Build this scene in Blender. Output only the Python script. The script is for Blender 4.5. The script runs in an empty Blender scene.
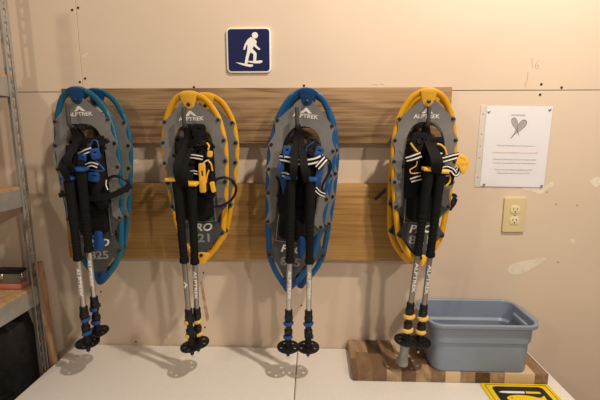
import bpy, bmesh, math, random
from mathutils import Vector, Matrix, Euler
random.seed(7)
S = bpy.context.scene
COL = S.collection
PI = math.pi

# ------------------------------------------------------------------ camera
FOC = 394.0
D_CAM = 1.38
PITCH, YAW = math.radians(9.3), math.radians(1.9)
TABLE_Z = 0.74
ROT = Euler((PI/2 - PITCH, 0, YAW)).to_matrix()
def ray(px, py):
    return ROT @ Vector(((px-300)/FOC, (200-py)/FOC, -1))
_r = ray(300, 347.0)
CAM = Vector((0, -D_CAM, TABLE_Z - _r.z*D_CAM/_r.y))
def P(px, py, Y):            # the point of that sight line Y metres in front of the wall
    r = ray(px, py); return CAM + r*((-Y - CAM.y)/r.y)
def T(px, py, z):            # the point of that sight line at height z
    r = ray(px, py); return CAM + r*((z - CAM.z)/r.z)

cam = bpy.data.objects.new('camera', bpy.data.cameras.new('camera'))
COL.objects.link(cam)
cam.location = CAM; cam.rotation_euler = ROT.to_euler()
cam.data.sensor_width = 36; cam.data.lens = FOC/600*36
cam.data.clip_start = 0.02
S.camera = cam

# ------------------------------------------------------------------ materials
def mat(name, col, rough=.5, metal=0, spec=.5):
    m = bpy.data.materials.new(name); m.use_nodes = True
    b = m.node_tree.nodes['Principled BSDF']
    b.inputs['Base Color'].default_value = (*col, 1)
    b.inputs['Roughness'].default_value = rough
    b.inputs['Metallic'].default_value = metal
    b.inputs['Specular IOR Level'].default_value = spec
    return m
class NT:
    def __init__(s, m): s.t = m.node_tree; s.b = s.t.nodes['Principled BSDF']
    def n(s, kind, **kw):
        x = s.t.nodes.new(kind)
        for k, v in kw.items():
            if k.startswith('i_'):
                key = k[2:]; key = int(key) if key.isdigit() else key.replace('_', ' ')
                x.inputs[key].default_value = v
            else: setattr(x, k, v)
        return x
    def l(s, a, b): s.t.links.new(a, b)
    def coords(s, scale):
        tc = s.n('ShaderNodeTexCoord'); mp = s.n('ShaderNodeMapping')
        mp.inputs['Scale'].default_value = scale
        s.l(tc.outputs['Object'], mp.inputs['Vector']); return mp.outputs['Vector']
    def ramp(s, fac, stops):
        r = s.n('ShaderNodeValToRGB'); e = r.color_ramp.elements
        while len(e) < len(stops): e.new(.5)
        for i, (p, c) in enumerate(stops): e[i].position = p; e[i].color = (*c, 1)
        s.l(fac, r.inputs['Fac']); return r.outputs['Color']
    def bump(s, h, strength, dist=.001):
        b = s.n('ShaderNodeBump', i_Strength=strength, i_Distance=dist)
        s.l(h, b.inputs['Height']); s.l(b.outputs['Normal'], s.b.inputs['Normal'])

def noisy(name, c1, c2, scale, rough=.5, metal=0, bump=0, detail=4, bscale=None, dist=.001, lo=.35, hi=.65, spec=.5):
    m = mat(name, c1, rough, metal, spec); t = NT(m)
    v = t.coords(scale if isinstance(scale, tuple) else (scale,)*3)
    nz = t.n('ShaderNodeTexNoise', i_Scale=1.0, i_Detail=detail)
    t.l(v, nz.inputs['Vector'])
    t.l(t.ramp(nz.outputs['Fac'], [(lo, c1), (hi, c2)]), t.b.inputs['Base Color'])
    if bump:
        h = nz.outputs['Fac']
        if bscale:
            v2 = t.coords((bscale,)*3); n2 = t.n('ShaderNodeTexNoise', i_Scale=1.0, i_Detail=3); t.l(v2, n2.inputs['Vector']); h = n2.outputs['Fac']
        t.bump(h, bump, dist)
    return m

def wood(name, dark, mid, light, sc=1.0, rough=.6, seed=0., rings=14):
    m = mat(name, mid, rough, 0, .3); t = NT(m)
    tc = t.n('ShaderNodeTexCoord'); mp = t.n('ShaderNodeMapping')
    mp.inputs['Scale'].default_value = (1.3*sc, 9*sc, 9*sc); mp.inputs['Location'].default_value = (seed, seed*2, seed*3)
    t.l(tc.outputs['Object'], mp.inputs['Vector'])
    nz = t.n('ShaderNodeTexNoise', i_Scale=1.0, i_Detail=3, i_Roughness=.5, i_Distortion=.3); t.l(mp.outputs['Vector'], nz.inputs['Vector'])
    mul = t.n('ShaderNodeMath', operation='MULTIPLY'); mul.inputs[1].default_value = rings; t.l(nz.outputs['Fac'], mul.inputs[0])
    fr = t.n('ShaderNodeMath', operation='PINGPONG'); fr.inputs[1].default_value = 1.0; t.l(mul.outputs[0], fr.inputs[0])
    mp2 = t.n('ShaderNodeMapping'); mp2.inputs['Scale'].default_value = (4*sc, 190*sc, 190*sc); t.l(tc.outputs['Object'], mp2.inputs['Vector'])
    n2 = t.n('ShaderNodeTexNoise', i_Scale=1.0, i_Detail=4); t.l(mp2.outputs['Vector'], n2.inputs['Vector'])
    mx = t.n('ShaderNodeMath', operation='MULTIPLY_ADD'); mx.inputs[1].default_value = .38
    t.l(fr.outputs[0], mx.inputs[0])
    m3 = t.n('ShaderNodeMath', operation='MULTIPLY_ADD'); m3.inputs[1].default_value = 1.15; m3.inputs[2].default_value = -.25; t.l(n2.outputs['Fac'], m3.inputs[0])
    t.l(m3.outputs[0], mx.inputs[2])
    t.l(t.ramp(mx.outputs[0], [(.2, dark), (.5, mid), (.8, light)]), t.b.inputs['Base Color'])
    t.bump(n2.outputs['Fac'], .25, .001)
    return m

M = {}
M['wall'] = noisy('painted_drywall', (.66,.532,.412), (.72,.594,.464), (1.6,1.6,2.6), .62, 0, .06, 5, 90, .002, .3, .7, .35)
M['wallback'] = mat('seam_shadow_gap', (.16,.11,.07), .9)
M['spackle'] = noisy('white_spackle', (.80,.72,.60), (.70,.585,.455), 38, .8, lo=.45, hi=.75)
M['pencil'] = mat('pencil_lead', (.40,.31,.23), .6)
M['scuff'] = noisy('brown_scuff', (.42,.24,.15), (.62,.48,.36), 60, .8, lo=.4, hi=.7)
M['screw'] = mat('black_screw', (.02,.018,.016), .5, .4)
M['board_top'] = wood('weathered_board', (.125,.068,.03), (.26,.16,.08), (.36,.235,.125), 1.0, .65, 1.3)
M['board_low'] = wood('golden_plywood', (.27,.14,.042), (.40,.225,.072), (.48,.285,.10), .8, .5, 4.1, 8)
M['concrete'] = noisy('concrete_floor', (.22,.20,.18), (.32,.30,.27), 6, .8)
M['blue'] = mat('blue_coating', (.008,.085,.235), .28)
M['cyan'] = mat('turquoise_coating', (.008,.105,.185), .28)
M['blue_cap'] = mat('dark_blue_plastic', (.007,.05,.165), .35)
M['blue_plastic'] = mat('blue_plastic', (.012,.07,.26), .4)
M['yellow'] = mat('yellow_coating', (.72,.36,.012), .3)
M['yellow_plastic'] = mat('yellow_plastic', (.86,.47,.045), .4)
M['yellow_lock'] = mat('pale_yellow_plastic', (.90,.56,.13), .4)
M['deck'] = noisy('grey_deck', (.172,.165,.16), (.195,.188,.182), 30, .45, 0, .15, 3, 500)
M['deck_dark'] = noisy('charcoal_deck', (.058,.058,.062), (.07,.07,.074), 30, .5, 0, .15, 3, 500)
M['rivet'] = mat('black_rivet', (.012,.012,.013), .35)
M['white'] = mat('white_print', (.85,.83,.80), .6)
M['greyprint'] = mat('grey_print', (.30,.30,.30), .6)
M['webbing'] = noisy('black_webbing', (.005,.005,.006), (.011,.0105,.0105), 300, .85, 0, .3, 2, 700, spec=.2)
M['blackplastic'] = mat('black_plastic', (.008,.008,.009), .45, 0, .35)
M['foam'] = noisy('black_foam', (.005,.005,.005), (.009,.0085,.0085), 400, .85, 0, .4, 2, 900, spec=.2)
M['hookmetal'] = mat('dark_hook_coating', (.05,.048,.045), .5)
M['alu'] = mat('brushed_aluminium', (.62,.60,.58), .32, .9)
M['alu_dark'] = mat('grey_anodised_aluminium', (.36,.35,.34), .35, .85)
M['steel'] = mat('steel', (.65,.64,.62), .3, 1)
M['rubber'] = mat('grey_rubber', (.26,.255,.245), .5)
M['galv'] = noisy('galvanised_steel', (.33,.315,.29), (.43,.41,.38), 25, .5, .3, lo=.3, hi=.7)
M['hole'] = mat('dark_slot', (.02,.018,.015), .9)
M['osb'] = noisy('particle_board', (.42,.25,.11), (.56,.36,.18), 60, .8)
M['navy'] = mat('navy_sign', (.007,.011,.075), .45, 0, .3)
M['signwhite'] = mat('white_sign', (.86,.84,.80), .4)
M['paper'] = mat('white_paper', (.87,.87,.92), .7)
M['ink'] = mat('black_ink', (.16,.15,.15), .8)
M['ink_blue'] = mat('blue_ink', (.08,.16,.42), .8)
M['ink_red'] = mat('red_ink', (.72,.08,.06), .8)
M['ink_grey'] = mat('grey_ink', (.16,.15,.145), .8)
M['ivory'] = mat('ivory_plastic', (.70,.58,.33), .35)
M['ivory2'] = mat('ivory_receptacle', (.80,.68,.44), .35)
M['slot'] = mat('slot_black', (.02,.015,.01), .8)
M['tub'] = noisy('blue_grey_plastic', (.222,.272,.365), (.242,.292,.385), 8, .38)
M['table'] = noisy('speckled_white_plastic', (.76,.72,.66), (.86,.83,.785), 420, .42, 0, .12, 2, 700, .0006, .3, .6)
M['signyellow'] = mat('yellow_sign', (.86,.63,.01), .35)
M['signblack'] = mat('black_sign', (.012,.011,.010), .4)
M['bag'] = noisy('black_nylon', (.004,.004,.005), (.012,.012,.013), 40, .6, 0, .5, 4, 30, .01)
M['case_grey'] = noisy('grey_metal_case', (.16,.145,.12), (.20,.18,.15), 14, .45, .3)
M['red'] = noisy('faded_red', (.42,.13,.09), (.52,.19,.13), 25, .6)
M['stick'] = wood('pine_stick', (.26,.14,.07), (.38,.22,.12), (.46,.29,.17), 2, .7, 2.2)
M['green'] = mat('dark_green', (.012,.03,.02), .5)
M['orange'] = mat('orange', (.55,.16,.03), .5)

def plastic_film():
    m = bpy.data.materials.new('clear_film'); m.use_nodes = True; t = m.node_tree; t.nodes.clear()
    o = t.nodes.new('ShaderNodeOutputMaterial'); mx = t.nodes.new('ShaderNodeMixShader')
    tr = t.nodes.new('ShaderNodeBsdfTransparent'); gl = t.nodes.new('ShaderNodeBsdfGlossy')
    gl.inputs['Roughness'].default_value = .12; mx.inputs['Fac'].default_value = .05
    t.links.new(tr.outputs[0], mx.inputs[1]); t.links.new(gl.outputs[0], mx.inputs[2]); t.links.new(mx.outputs[0], o.inputs[0]); return m
M['film'] = plastic_film()
def milky():
    m = mat('milky_film', (.85,.82,.75), .4); m.node_tree.nodes['Principled BSDF'].inputs['Alpha'].default_value = .55; return m
M['milky'] = milky()

def butcher():
    m = mat('butcher_block', (.3,.15,.07), .42); t = NT(m)
    tc = t.n('ShaderNodeTexCoord'); sx = t.n('ShaderNodeSeparateXYZ'); t.l(tc.outputs['Object'], sx.inputs[0])
    def fl(o, d, add=0.):
        a = t.n('ShaderNodeMath', operation='MULTIPLY_ADD'); a.inputs[1].default_value = 1/d; a.inputs[2].default_value = add
        t.l(o, a.inputs[0]); b = t.n('ShaderNodeMath', operation='FLOOR'); t.l(a.outputs[0], b.inputs[0]); return b.outputs[0]
    ix = fl(sx.outputs['X'], .047, .3)
    wn = t.n('ShaderNodeTexWhiteNoise', noise_dimensions='1D'); t.l(ix, wn.inputs['W'])
    yy = t.n('ShaderNodeMath', operation='MULTIPLY_ADD'); yy.inputs[1].default_value = .3; t.l(wn.outputs['Value'], yy.inputs[0]); t.l(sx.outputs['Y'], yy.inputs[2])
    iy = fl(yy.outputs[0], .17)
    cm = t.n('ShaderNodeCombineXYZ'); t.l(ix, cm.inputs['X']); t.l(iy, cm.inputs['Y'])
    w2 = t.n('ShaderNodeTexWhiteNoise', noise_dimensions='2D'); t.l(cm.outputs[0], w2.inputs['Vector'])
    add = t.n('ShaderNodeVectorMath', operation='MULTIPLY_ADD'); add.inputs[1].default_value = (3,3,3)
    t.l(w2.outputs['Color'], add.inputs[0]); t.l(tc.outputs['Object'], add.inputs[2])
    mp = t.n('ShaderNodeMapping'); mp.inputs['Scale'].default_value = (34, 7, 34); t.l(add.outputs[0], mp.inputs['Vector'])
    nz = t.n('ShaderNodeTexNoise', i_Scale=1., i_Detail=5, i_Distortion=.8); t.l(mp.outputs[0], nz.inputs['Vector'])
    sm = t.n('ShaderNodeMath', operation='MULTIPLY_ADD'); sm.inputs[1].default_value = .40
    t.l(nz.outputs['Fac'], sm.inputs[0])
    s2 = t.n('ShaderNodeMath', operation='MULTIPLY'); s2.inputs[1].default_value = .90; t.l(w2.outputs['Value'], s2.inputs[0]); t.l(s2.outputs[0], sm.inputs[2])
    t.l(t.ramp(sm.outputs[0], [(.22, (.045,.021,.010)), (.44, (.125,.063,.030)), (.62, (.20,.115,.058)), (.76, (.33,.21,.115)), (.92, (.62,.46,.28))]), t.b.inputs['Base Color'])
    return m
M['butcher'] = butcher()

# ------------------------------------------------------------------ mesh helpers
def obj(name, bm, m, parent=None, smooth=True, angle=40):
    if isinstance(bm, bpy.types.Mesh): me = bm
    else:
        me = bpy.data.meshes.new(name)
        bmesh.ops.recalc_face_normals(bm, faces=bm.faces)
        bm.to_mesh(me); bm.free()
        me.materials.append(M[m])
        if smooth and len(me.polygons):
            me.polygons.foreach_set('use_smooth', [True]*len(me.polygons))
            me.set_sharp_from_angle(angle=math.radians(angle))
    o = bpy.data.objects.new(name, me); COL.objects.link(o)
    if parent is not None: o.parent = parent
    return o
def tag(o, label, cat, group=None):
    o['label'] = label; o['category'] = cat
    if group: o['group'] = group
    return o
def thing(name, label, cat, mtx=None, group=None):
    o = bpy.data.objects.new(name, None); COL.objects.link(o); o.empty_display_size = .05
    if mtx is not None: o.matrix_world = mtx
    return tag(o, label, cat, group)
def struct(o): o['kind'] = 'structure'; return o
def BM(): return bmesh.new()

def box(bm, c, s, bevel=0, seg=2, rot=None):
    r = bmesh.ops.create_cube(bm, size=1); vs = r['verts']
    bmesh.ops.scale(bm, vec=s, verts=vs)
    if bevel:
        es = list({e for v in vs for e in v.link_edges})
        rr = bmesh.ops.bevel(bm, geom=es, offset=bevel, segments=seg, affect='EDGES', profile=.5)
        vs = list({v for f in rr['faces'] for v in f.verts} | {v for v in vs if v.is_valid})
    if rot is not None: bmesh.ops.rotate(bm, cent=(0,0,0), matrix=rot, verts=vs)
    bmesh.ops.translate(bm, vec=c, verts=vs)
    return vs

def catmull(pts, n=6, closed=False):
    pts = [Vector(p) for p in pts]; out = []; N = len(pts)
    if N < 3 and not closed: return pts
    for i in range(N if closed else N-1):
        if closed: a, b, c, d = pts[i-1], pts[i], pts[(i+1) % N], pts[(i+2) % N]
        else: a, b, c, d = pts[max(i-1,0)], pts[i], pts[i+1], pts[min(i+2,N-1)]
        for k in range(n):
            t = k/n; t2 = t*t; t3 = t2*t
            out.append(.5*((2*b)+(c-a)*t+(2*a-5*b+4*c-d)*t2+(3*b-a-3*c+d)*t3))
    if not closed: out.append(pts[-1])
    return out

def sweep(bm, pts, sect, closed=False, normal=None, scales=None):
    # sect: list of (a, b): a along the side vector, b along the normal
    pts = [Vector(p) for p in pts]; N = len(pts); rings = []
    nrm = None
    for i in range(N):
        if closed: tg = pts[(i+1) % N] - pts[i-1]
        else: tg = pts[min(i+1,N-1)] - pts[max(i-1,0)]
        tg.normalize()
        ref = Vector(normal) if normal is not None else (nrm if nrm is not None else (Vector((0,-1,0)) if abs(tg.y) < .9 else Vector((1,0,0))))
        nn = ref - tg*ref.dot(tg)
        if nn.length < 1e-4: nn = tg.orthogonal()
        nn.normalize(); nrm = nn
        side = tg.cross(nn)
        sc = scales[i] if scales else 1
        sa, sb = sc if isinstance(sc, tuple) else (sc, sc)
        rings.append([bm.verts.new(pts[i] + side*(a*sa) + nn*(b*sb)) for a, b in sect])
    K = len(sect)
    for i in range(N if closed else N-1):
        r0, r1 = rings[i], rings[(i+1) % N]
        for k in range(K): bm.faces.new((r0[k], r0[(k+1) % K], r1[(k+1) % K], r1[k]))
    if not closed: bm.faces.new(rings[0]); bm.faces.new(rings[-1])
def circ(r, n=8, flat=1.): return [(r*math.cos(2*PI*k/n), r*flat*math.sin(2*PI*k/n)) for k in range(n)]
def tube(bm, pts, r, n=8, closed=False, flat=1., normal=None, scales=None): sweep(bm, pts, circ(r, n, flat), closed, normal, scales)
def ribbon(bm, pts, w, t, normal, scales=None, closed=False):
    sweep(bm, pts, [(-w/2,-t/2),(w/2,-t/2),(w/2,t/2),(-w/2,t/2)], closed, normal, scales)

def lathe(bm, prof, seg=16, mtx=None):
    rings = []
    for r, z in prof: rings.append([Vector((r*math.cos(2*PI*k/seg), r*math.sin(2*PI*k/seg), z)) for k in range(seg)])
    rv = [[bm.verts.new((mtx @ p) if mtx is not None else p) for p in ring] for ring in rings]
    for a, b in zip(rv, rv[1:]):
        for k in range(seg): bm.faces.new((a[k], a[(k+1) % seg], b[(k+1) % seg], b[k]))
    bm.faces.new(rv[0]); bm.faces.new(rv[-1])

def curve_mesh(cu):
    o = bpy.data.objects.new('tmp', cu)
    me = bpy.data.meshes.new_from_object(o)
    bpy.data.objects.remove(o); bpy.data.curves.remove(cu)
    return me
def plate(loops, thick, bevel=0):
    # filled outline(s) in (u, v) -> bmesh in (x=u, z=v), thickness along y
    cu = bpy.data.curves.new('tmp', 'CURVE'); cu.dimensions = '2D'; cu.fill_mode = 'BOTH'
    cu.extrude = thick/2; cu.bevel_depth = bevel; cu.bevel_resolution = 1
    for lp in loops:
        sp = cu.splines.new('POLY'); sp.points.add(len(lp)-1)
        for p, q in zip(sp.points, lp): p.co = (q[0], q[1], 0, 1)
        sp.use_cyclic_u = True
    me = curve_mesh(cu)
    bm = BM(); bm.from_mesh(me); bpy.data.meshes.remove(me)
    bmesh.ops.remove_doubles(bm, verts=bm.verts, dist=1e-6)
    for v in bm.verts: v.co = Vector((v.co.x, -v.co.z, v.co.y))
    return bm
def text_bm(body, size, thick=.0006, bold=0., shear=0., width=None, align='CENTER', spacing=1.):
    cu = bpy.data.curves.new('tmp', 'FONT'); cu.body = body; cu.size = size; cu.extrude = thick/2
    cu.offset = bold*size; cu.shear = shear; cu.align_x = align; cu.align_y = 'CENTER'; cu.resolution_u = 3; cu.space_character = spacing
    me = curve_mesh(cu); bm = BM(); bm.from_mesh(me); bpy.data.meshes.remove(me)
    if width:
        xs = [v.co.x for v in bm.verts]; k = width/(max(xs)-min(xs))
        for v in bm.verts: v.co.x *= k
    for v in bm.verts: v.co = Vector((v.co.x, -v.co.z, v.co.y))
    return bm
def move(bm, v): bmesh.ops.translate(bm, vec=v, verts=bm.verts); return bm
def xf(bm, m): bmesh.ops.transform(bm, matrix=m, verts=bm.verts); return bm
def join(bm, other):
    me = bpy.data.meshes.new('t'); other.to_mesh(me); other.free(); bm.from_mesh(me); bpy.data.meshes.remove(me); return bm
def rrect(w, h, r, n=5, cx=0, cy=0):
    out = []
    for sx, sy, a0 in ((1,1,0),(-1,1,90),(-1,-1,180),(1,-1,270)):
        for k in range(n+1):
            a = math.radians(a0+90*k/n); out.append((cx+sx*(w/2-r)+r*math.cos(a), cy+sy*(h/2-r)+r*math.sin(a)))
    return out
def disc(cx, cy, r, n=14, rx=1.): return [(cx+r*rx*math.cos(2*PI*k/n), cy+r*math.sin(2*PI*k/n)) for k in range(n)]

# ------------------------------------------------------------------ room
XL, XR, ZT = -2.6, 2.6, 3.0
bm = BM(); box(bm, (0, .055, ZT/2), (XR-XL, .09, ZT))
wall = struct(obj('wall_back', bm, 'wallback', smooth=False))
seam_z = P(470, 90.5, 0).z
seam_x = P(79, 45, 0).x
g = .0011
def panel(x0, x1, z0, z1):
    b = BM(); box(b, ((x0+x1)/2, .005, (z0+z1)/2), (x1-x0, .0102, z1-z0), .0008, 1)
    struct(obj('drywall_panel', b, 'wall', wall, False))
panel(XL, XR, 0, seam_z-g); panel(XL, seam_x-g*.6, seam_z+g, ZT); panel(seam_x+g*.6, XR, seam_z+g, ZT)
bm = BM(); box(bm, (0, -1.7, -.05), (XR-XL, 3.6, .1)); struct(obj('floor', bm, 'concrete', smooth=False))
# marks on the wall (parts of it)
def wallmark(name, pts, m, n=4, thick=.0006):
    q = [P(x, y, 0) for x, y in pts]
    lp = catmull([(a.x, a.z, 0) for a in q], n, True)
    struct(obj(name, move(plate([[(a.x, a.y) for a in lp]], thick), (0,-thick*.5,0)), m, wall, False))
wallmark('spackle_patch', [(508,270),(511,265),(520,262),(532,260),(546,258),(540,263),(531,269),(520,274),(511,274)], 'spackle')
wallmark('spackle_patch', [(522,189),(530,186),(544,187),(552,182),(553,186),(545,190),(541,194),(534,192)], 'spackle')
wallmark('spackle_patch', [(590,182),(594,178),(599,177),(600,183),(596,187)], 'spackle')
wallmark('spackle_patch', [(570,241),(573,239),(575,241),(573,244)], 'spackle')
wallmark('spackle_patch', [(83,56),(86,53),(88,54),(85,58)], 'spackle')
wallmark('wall_scuff', [(200.5,284),(203,284),(206,303),(209,317),(206.5,321),(204,308)], 'scuff')
def pencil(pts):
    b = BM(); tube(b, [P(x, y, .0004) for x, y in pts], .0006, 5); struct(obj('pencil_mark', b, 'pencil', wall))
pencil([(528,72),(527.5,79),(525.5,83),(526,88)]); pencil([(532,58),(532.3,68)])
pencil([(538.5,60),(535.5,65),(536,69),(539,68),(538.5,65),(536,66)])
pencil([(372,84.5),(378,84.8)]); pencil([(380,84),(384,84.6)])
for x, y in ((541.2,84.3),(540,94.7),(561.5,87.5),(78.2,7.8),(72.3,10),(85.2,78.5),(80,82),(194,87.2),(304,85.6),(101,291.7),(203.5,272.7),(205,327.2),(301.3,305.3),(136,341.5),(558,262),(556,204),(577,205),(547,192)):
    p = P(x, y, 0); r = .0042 if y < 100 else (.0032 if x < 400 else .0018)
    b = BM(); lathe(b, [(r*.6, 0), (r, .0006), (r*.9, .0018), (r*.4, .002)], 10, Matrix.Translation(p) @ Matrix.Rotation(PI/2, 4, 'X'))
    struct(obj('screw_head', b, 'screw', wall))

# ------------------------------------------------------------------ boards
def board(quad, y1, m, label):
    (x0, x1, z0, z1) = quad
    b = BM(); box(b, (0,0,0), (x1-x0, y1, z1-z0), .002, 2)
    o = tag(obj('wooden_board', b, m, None, True), label, 'board'); o.location = ((x0+x1)/2, -y1/2-.0008, (z0+z1)/2)
    return o
BT = .038
a, b_ = P(452.5, 87, BT), P(451.5, 143.5, BT); l_ = P(63, 110, BT)
board((l_.x, a.x, b_.z, a.z), BT, 'board_top', 'greyish brown weathered plank, the upper of two boards mounted on the wall')
a, b_ = P(436, 184.5, BT), P(434, 261.5, BT); l_ = P(66, 220, BT)
lowb = board((l_.x, a.x, b_.z, a.z), BT, 'board_low', 'golden plywood plank, the lower of two boards mounted on the wall')

# ------------------------------------------------------------------ snowshoe
PROF = [(0,0),(.006,.21),(.04,.52),(.12,.80),(.2,.925),(.3,1),(.4,.99),(.5,.955),(.65,.875),(.78,.775),(.84,.71),(.9,.54),(.95,.32),(.985,.12),(1,0)]
def make_profile():
    pts = catmull([(-h, t, 0) for t, h in PROF[:1:-1]] + [(-.21,.006,0)] + [(h, t, 0) for t, h in PROF], 8)
    return [(p.y, p.x) for p in pts if p.x >= 0]
_pp = sorted(make_profile())
def hw(t):
    for (t0, h0), (t1, h1) in zip(_pp, _pp[1:]):
        if t0 <= t <= t1: return h0 + (h1-h0)*(t-t0)/max(t1-t0, 1e-9)
    return 0
RIV_UP = [.15,.27,.39,.51]; RIV_LO = [.655,.83]
cache = {}
def cached(key, fn, name, m, parent, **kw):
    if key in cache: return obj(name, cache[key], m, parent)
    o = obj(name, fn(), m, parent, **kw); cache[key] = o.data; return o

def bend(bm, L):       # toe and tail turn up towards the viewer
    for v in bm.verts:
        t = -v.co.z/L
        if t < .22: v.co.y -= .020*((.22-t)/.22)**2
        if t > .85: v.co.y -= .008*((t-.85)/.15)**2
    return bm
def slice_bend(bm, L):
    for k in range(1, 9):
        bmesh.ops.bisect_plane(bm, geom=bm.verts[:]+bm.edges[:]+bm.faces[:], plane_co=(0,0,-L*.22*k/8), plane_no=(0,0,1))
    for k in range(1, 4):
        bmesh.ops.bisect_plane(bm, geom=bm.verts[:]+bm.edges[:]+bm.faces[:], plane_co=(0,0,-L*(.85+.15*k/4)), plane_no=(0,0,1))
    return bend(bm, L)
def sym(right):        # right side from top to bottom -> closed outline
    return right + [(-u, v) for u, v in reversed(right) if abs(u) > 1e-6]
def scallop(t0, t1, H, depth, n=10):
    out = []
    for k in range(n+1):
        f = k/n; t = t0+(t1-t0)*f
        s = max(0, math.sin(PI*f)-.12)/.88
        out.append((hw(t)*H + .0088 - depth*s, t))
    return out

def snowshoe(mtx, L, H, fc, pc, number, label, group, binding=None, low=False):
    root = thing('snowshoe', label, 'snowshoe', mtx, group)
    K = (L, fc, H)
    def f_frame():
        b = BM(); loop = []
        ts = [p for p in _pp]
        for t, h in ts: loop.append((h*H, 0, -t*L))
        for t, h in reversed(ts[1:-1]): loop.append((-h*H, 0, -t*L))
        tube(b, loop, .0092, 10, True, .75, (0,-1,0)); return bend(b, L)
    cached(('frame',)+K, f_frame, 'frame_tube', fc, root)
    a = .64
    def f_deck():
        r = [(0,.042),(.18*H,.042),(.26*H,.055),(.48*H,.088),(.70*H,.122),(.80*H,.138)]
        ed = []
        rv = RIV_UP+[.655]
        for t0, t1 in zip(rv, rv[1:]): ed += scallop(t0, t1, H, .0118)[(1 if ed else 0):]
        r += ed
        r += [(hw(.67)*H, .672), (a*H*1.02, .648), (a*H, .625)]
        r += [(a*H*(1 if t > .3 else 1), t) for t in (.55,.45,.36,.31)]
        for k in range(1, 9):
            an = PI/2*k/8; r.append((a*H*math.cos(an)**.75 if k < 8 else 0, .31-(.31-.166)*math.sin(an)))
        # split: outer goes down, inner returns up to the arch crown; mirror gives an inverted U
        right = [(u, -t*L) for u, t in r]
        out = right[:-1]; left = [(-u, v) for u, v in reversed(out[1:])]
        return move(slice_bend(plate([right[:-1] + [right[-1]] + left], .0026), L), (0,-.0095,0))
    deck = cached(('deck',)+K, f_deck, 'deck', 'deck', root, angle=30)
    def f_low():
        r = [(0,.575),(a*H*1.0,.575),(a*H*1.06,.635),(hw(.655)*H-.004,.645)]
        r += scallop(.655,.83,H,.028,14)
        r += [(hw(.84)*H-.006,.846),(.46*H,.870),(.22*H,.928),(.15*H,.962),(0,.968)]
        return move(slice_bend(plate([sym([(u,-t*L) for u,t in r])], .0026), L), (0,-.0062,0))
    low_d = cached(('low',)+K, f_low, 'tail_deck', 'deck_dark', root, angle=30)
    # rivets
    for t in RIV_UP+RIV_LO:
        for s in (-1, 1):
            def f_r():
                b = BM(); lathe(b, [(.0052,0),(.0056,.0015),(.0045,.003),(.0018,.0036)], 10, Matrix.Rotation(PI/2, 4, 'X')); return b
            o = cached('rivet', f_r, 'rivet', 'rivet', deck if t < .6 else low_d)
            y = -.011 - (.020*((.22-t)/.22)**2 if t < .22 else 0)
            o.location = (s*(hw(t)*H-.0002), y, -t*L)
    # toe and tail caps
    def f_toe():
        r = [(0,-.007),(.15*H,-.0055),(.265*H,.003),(.25*H,.006/L),(.175*H,.028/L),(.135*H,.037/L),(.07*H,.0425/L),(0,.044/L)]
        b = slice_bend(plate([sym([(u,-t*L) for u,t in r])], .0125, .0012), L); move(b, (0,-.0045,0)); return b
    toe = cached(('toe',)+K, f_toe, 'toe_cap', 'blue_cap' if pc == 'blue_plastic' else pc, root, angle=35)
    def f_bolt(z, y):
        def f():
            b = BM(); lathe(b, [(.0058,0),(.006,.002),(.004,.0035),(.002,.0036)], 12, Matrix.Translation((0,y,z)) @ Matrix.Rotation(PI/2, 4, 'X')); return b
        return f
    cached(('toebolt',)+K, f_bolt(-.032, -.0285), 'bolt', 'rivet', toe)
    def f_tail():
        r = [(0,.946),(.14*H,.950),(.24*H,.958),(.19*H,.975),(.09*H,1.006),(0,1.012)]
        b = slice_bend(plate([sym([(u,-t*L) for u,t in r])], .014, .002), L); move(b, (0,-.004,0)); return b
    tail = cached(('tail',)+K, f_tail, 'tail_cap', 'blue_cap' if pc == 'blue_plastic' else pc, root, angle=35)
    cached(('tailbolt',)+K, f_bolt(-.958*L, -.0185), 'bolt', 'rivet', tail)
    # printing
    def yb(t): return -.0113 - (.020*((.22-t)/.22)**2 if t < .22 else 0)
    def f_logo():
        b = text_bm('ALPTREK', .0165, .0006, .016, 0, .078); bmesh.ops.translate(b, vec=(0,0,-.0745), verts=b.verts)
        k = .001
        pl = plate([[(-19*k,0),(-3*k,17*k),(3*k,17*k),(21*k,0),(10*k,0),(0,7.5*k),(-3.5*k,4.5*k),(-8*k,0)]], .0006)
        xf(pl, Matrix.Scale(.9,4)); move(pl, (.0,0,-.0655)); join(b, pl)
        for v in b.verts: v.co.y += yb(-v.co.z/L)
        return b
    cached(('logo',)+K, f_logo, 'brand_lettering', 'white', deck, smooth=False)
    def f_pro():
        b = text_bm('PRO', .034, .0006, .03, .25, .075); move(b, (.0,-.0078,-.79*L)); return b
    cached(('pro',)+K, f_pro, 'model_lettering', 'white', low_d, smooth=False)
    def f_num():
        b = text_bm(number, .038, .0006, .022, 0, .064); move(b, (.0,-.0078,-.858*L)); return b
    cached(('num',)+K, f_num, 'size_lettering', 'greyprint', low_d, smooth=False)
    # heel pad, lift wire, crampon
    def f_pad():
        return move(plate([rrect(.088,.155*L,.016,5,0,-.652*L)], .012, .003), (0,-.015,0))
    cached(('pad',)+K, f_pad, 'heel_pad', 'foam', root)
    def f_wire():
        b = BM(); u = .053
        tube(b, catmull([(-u,-.008,-.615*L),(-u,-.0125,-.66*L),(-u,-.0125,-.735*L),(-u*.97,-.0125,-.748*L),(0,-.0125,-.75*L),(u*.97,-.0125,-.748*L),(u,-.0125,-.735*L),(u,-.0125,-.66*L),(u,-.008,-.615*L)], 3), .0016, 6); return b
    cached(('wire',)+K, f_wire, 'heel_lift_wire', 'steel', root)
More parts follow.
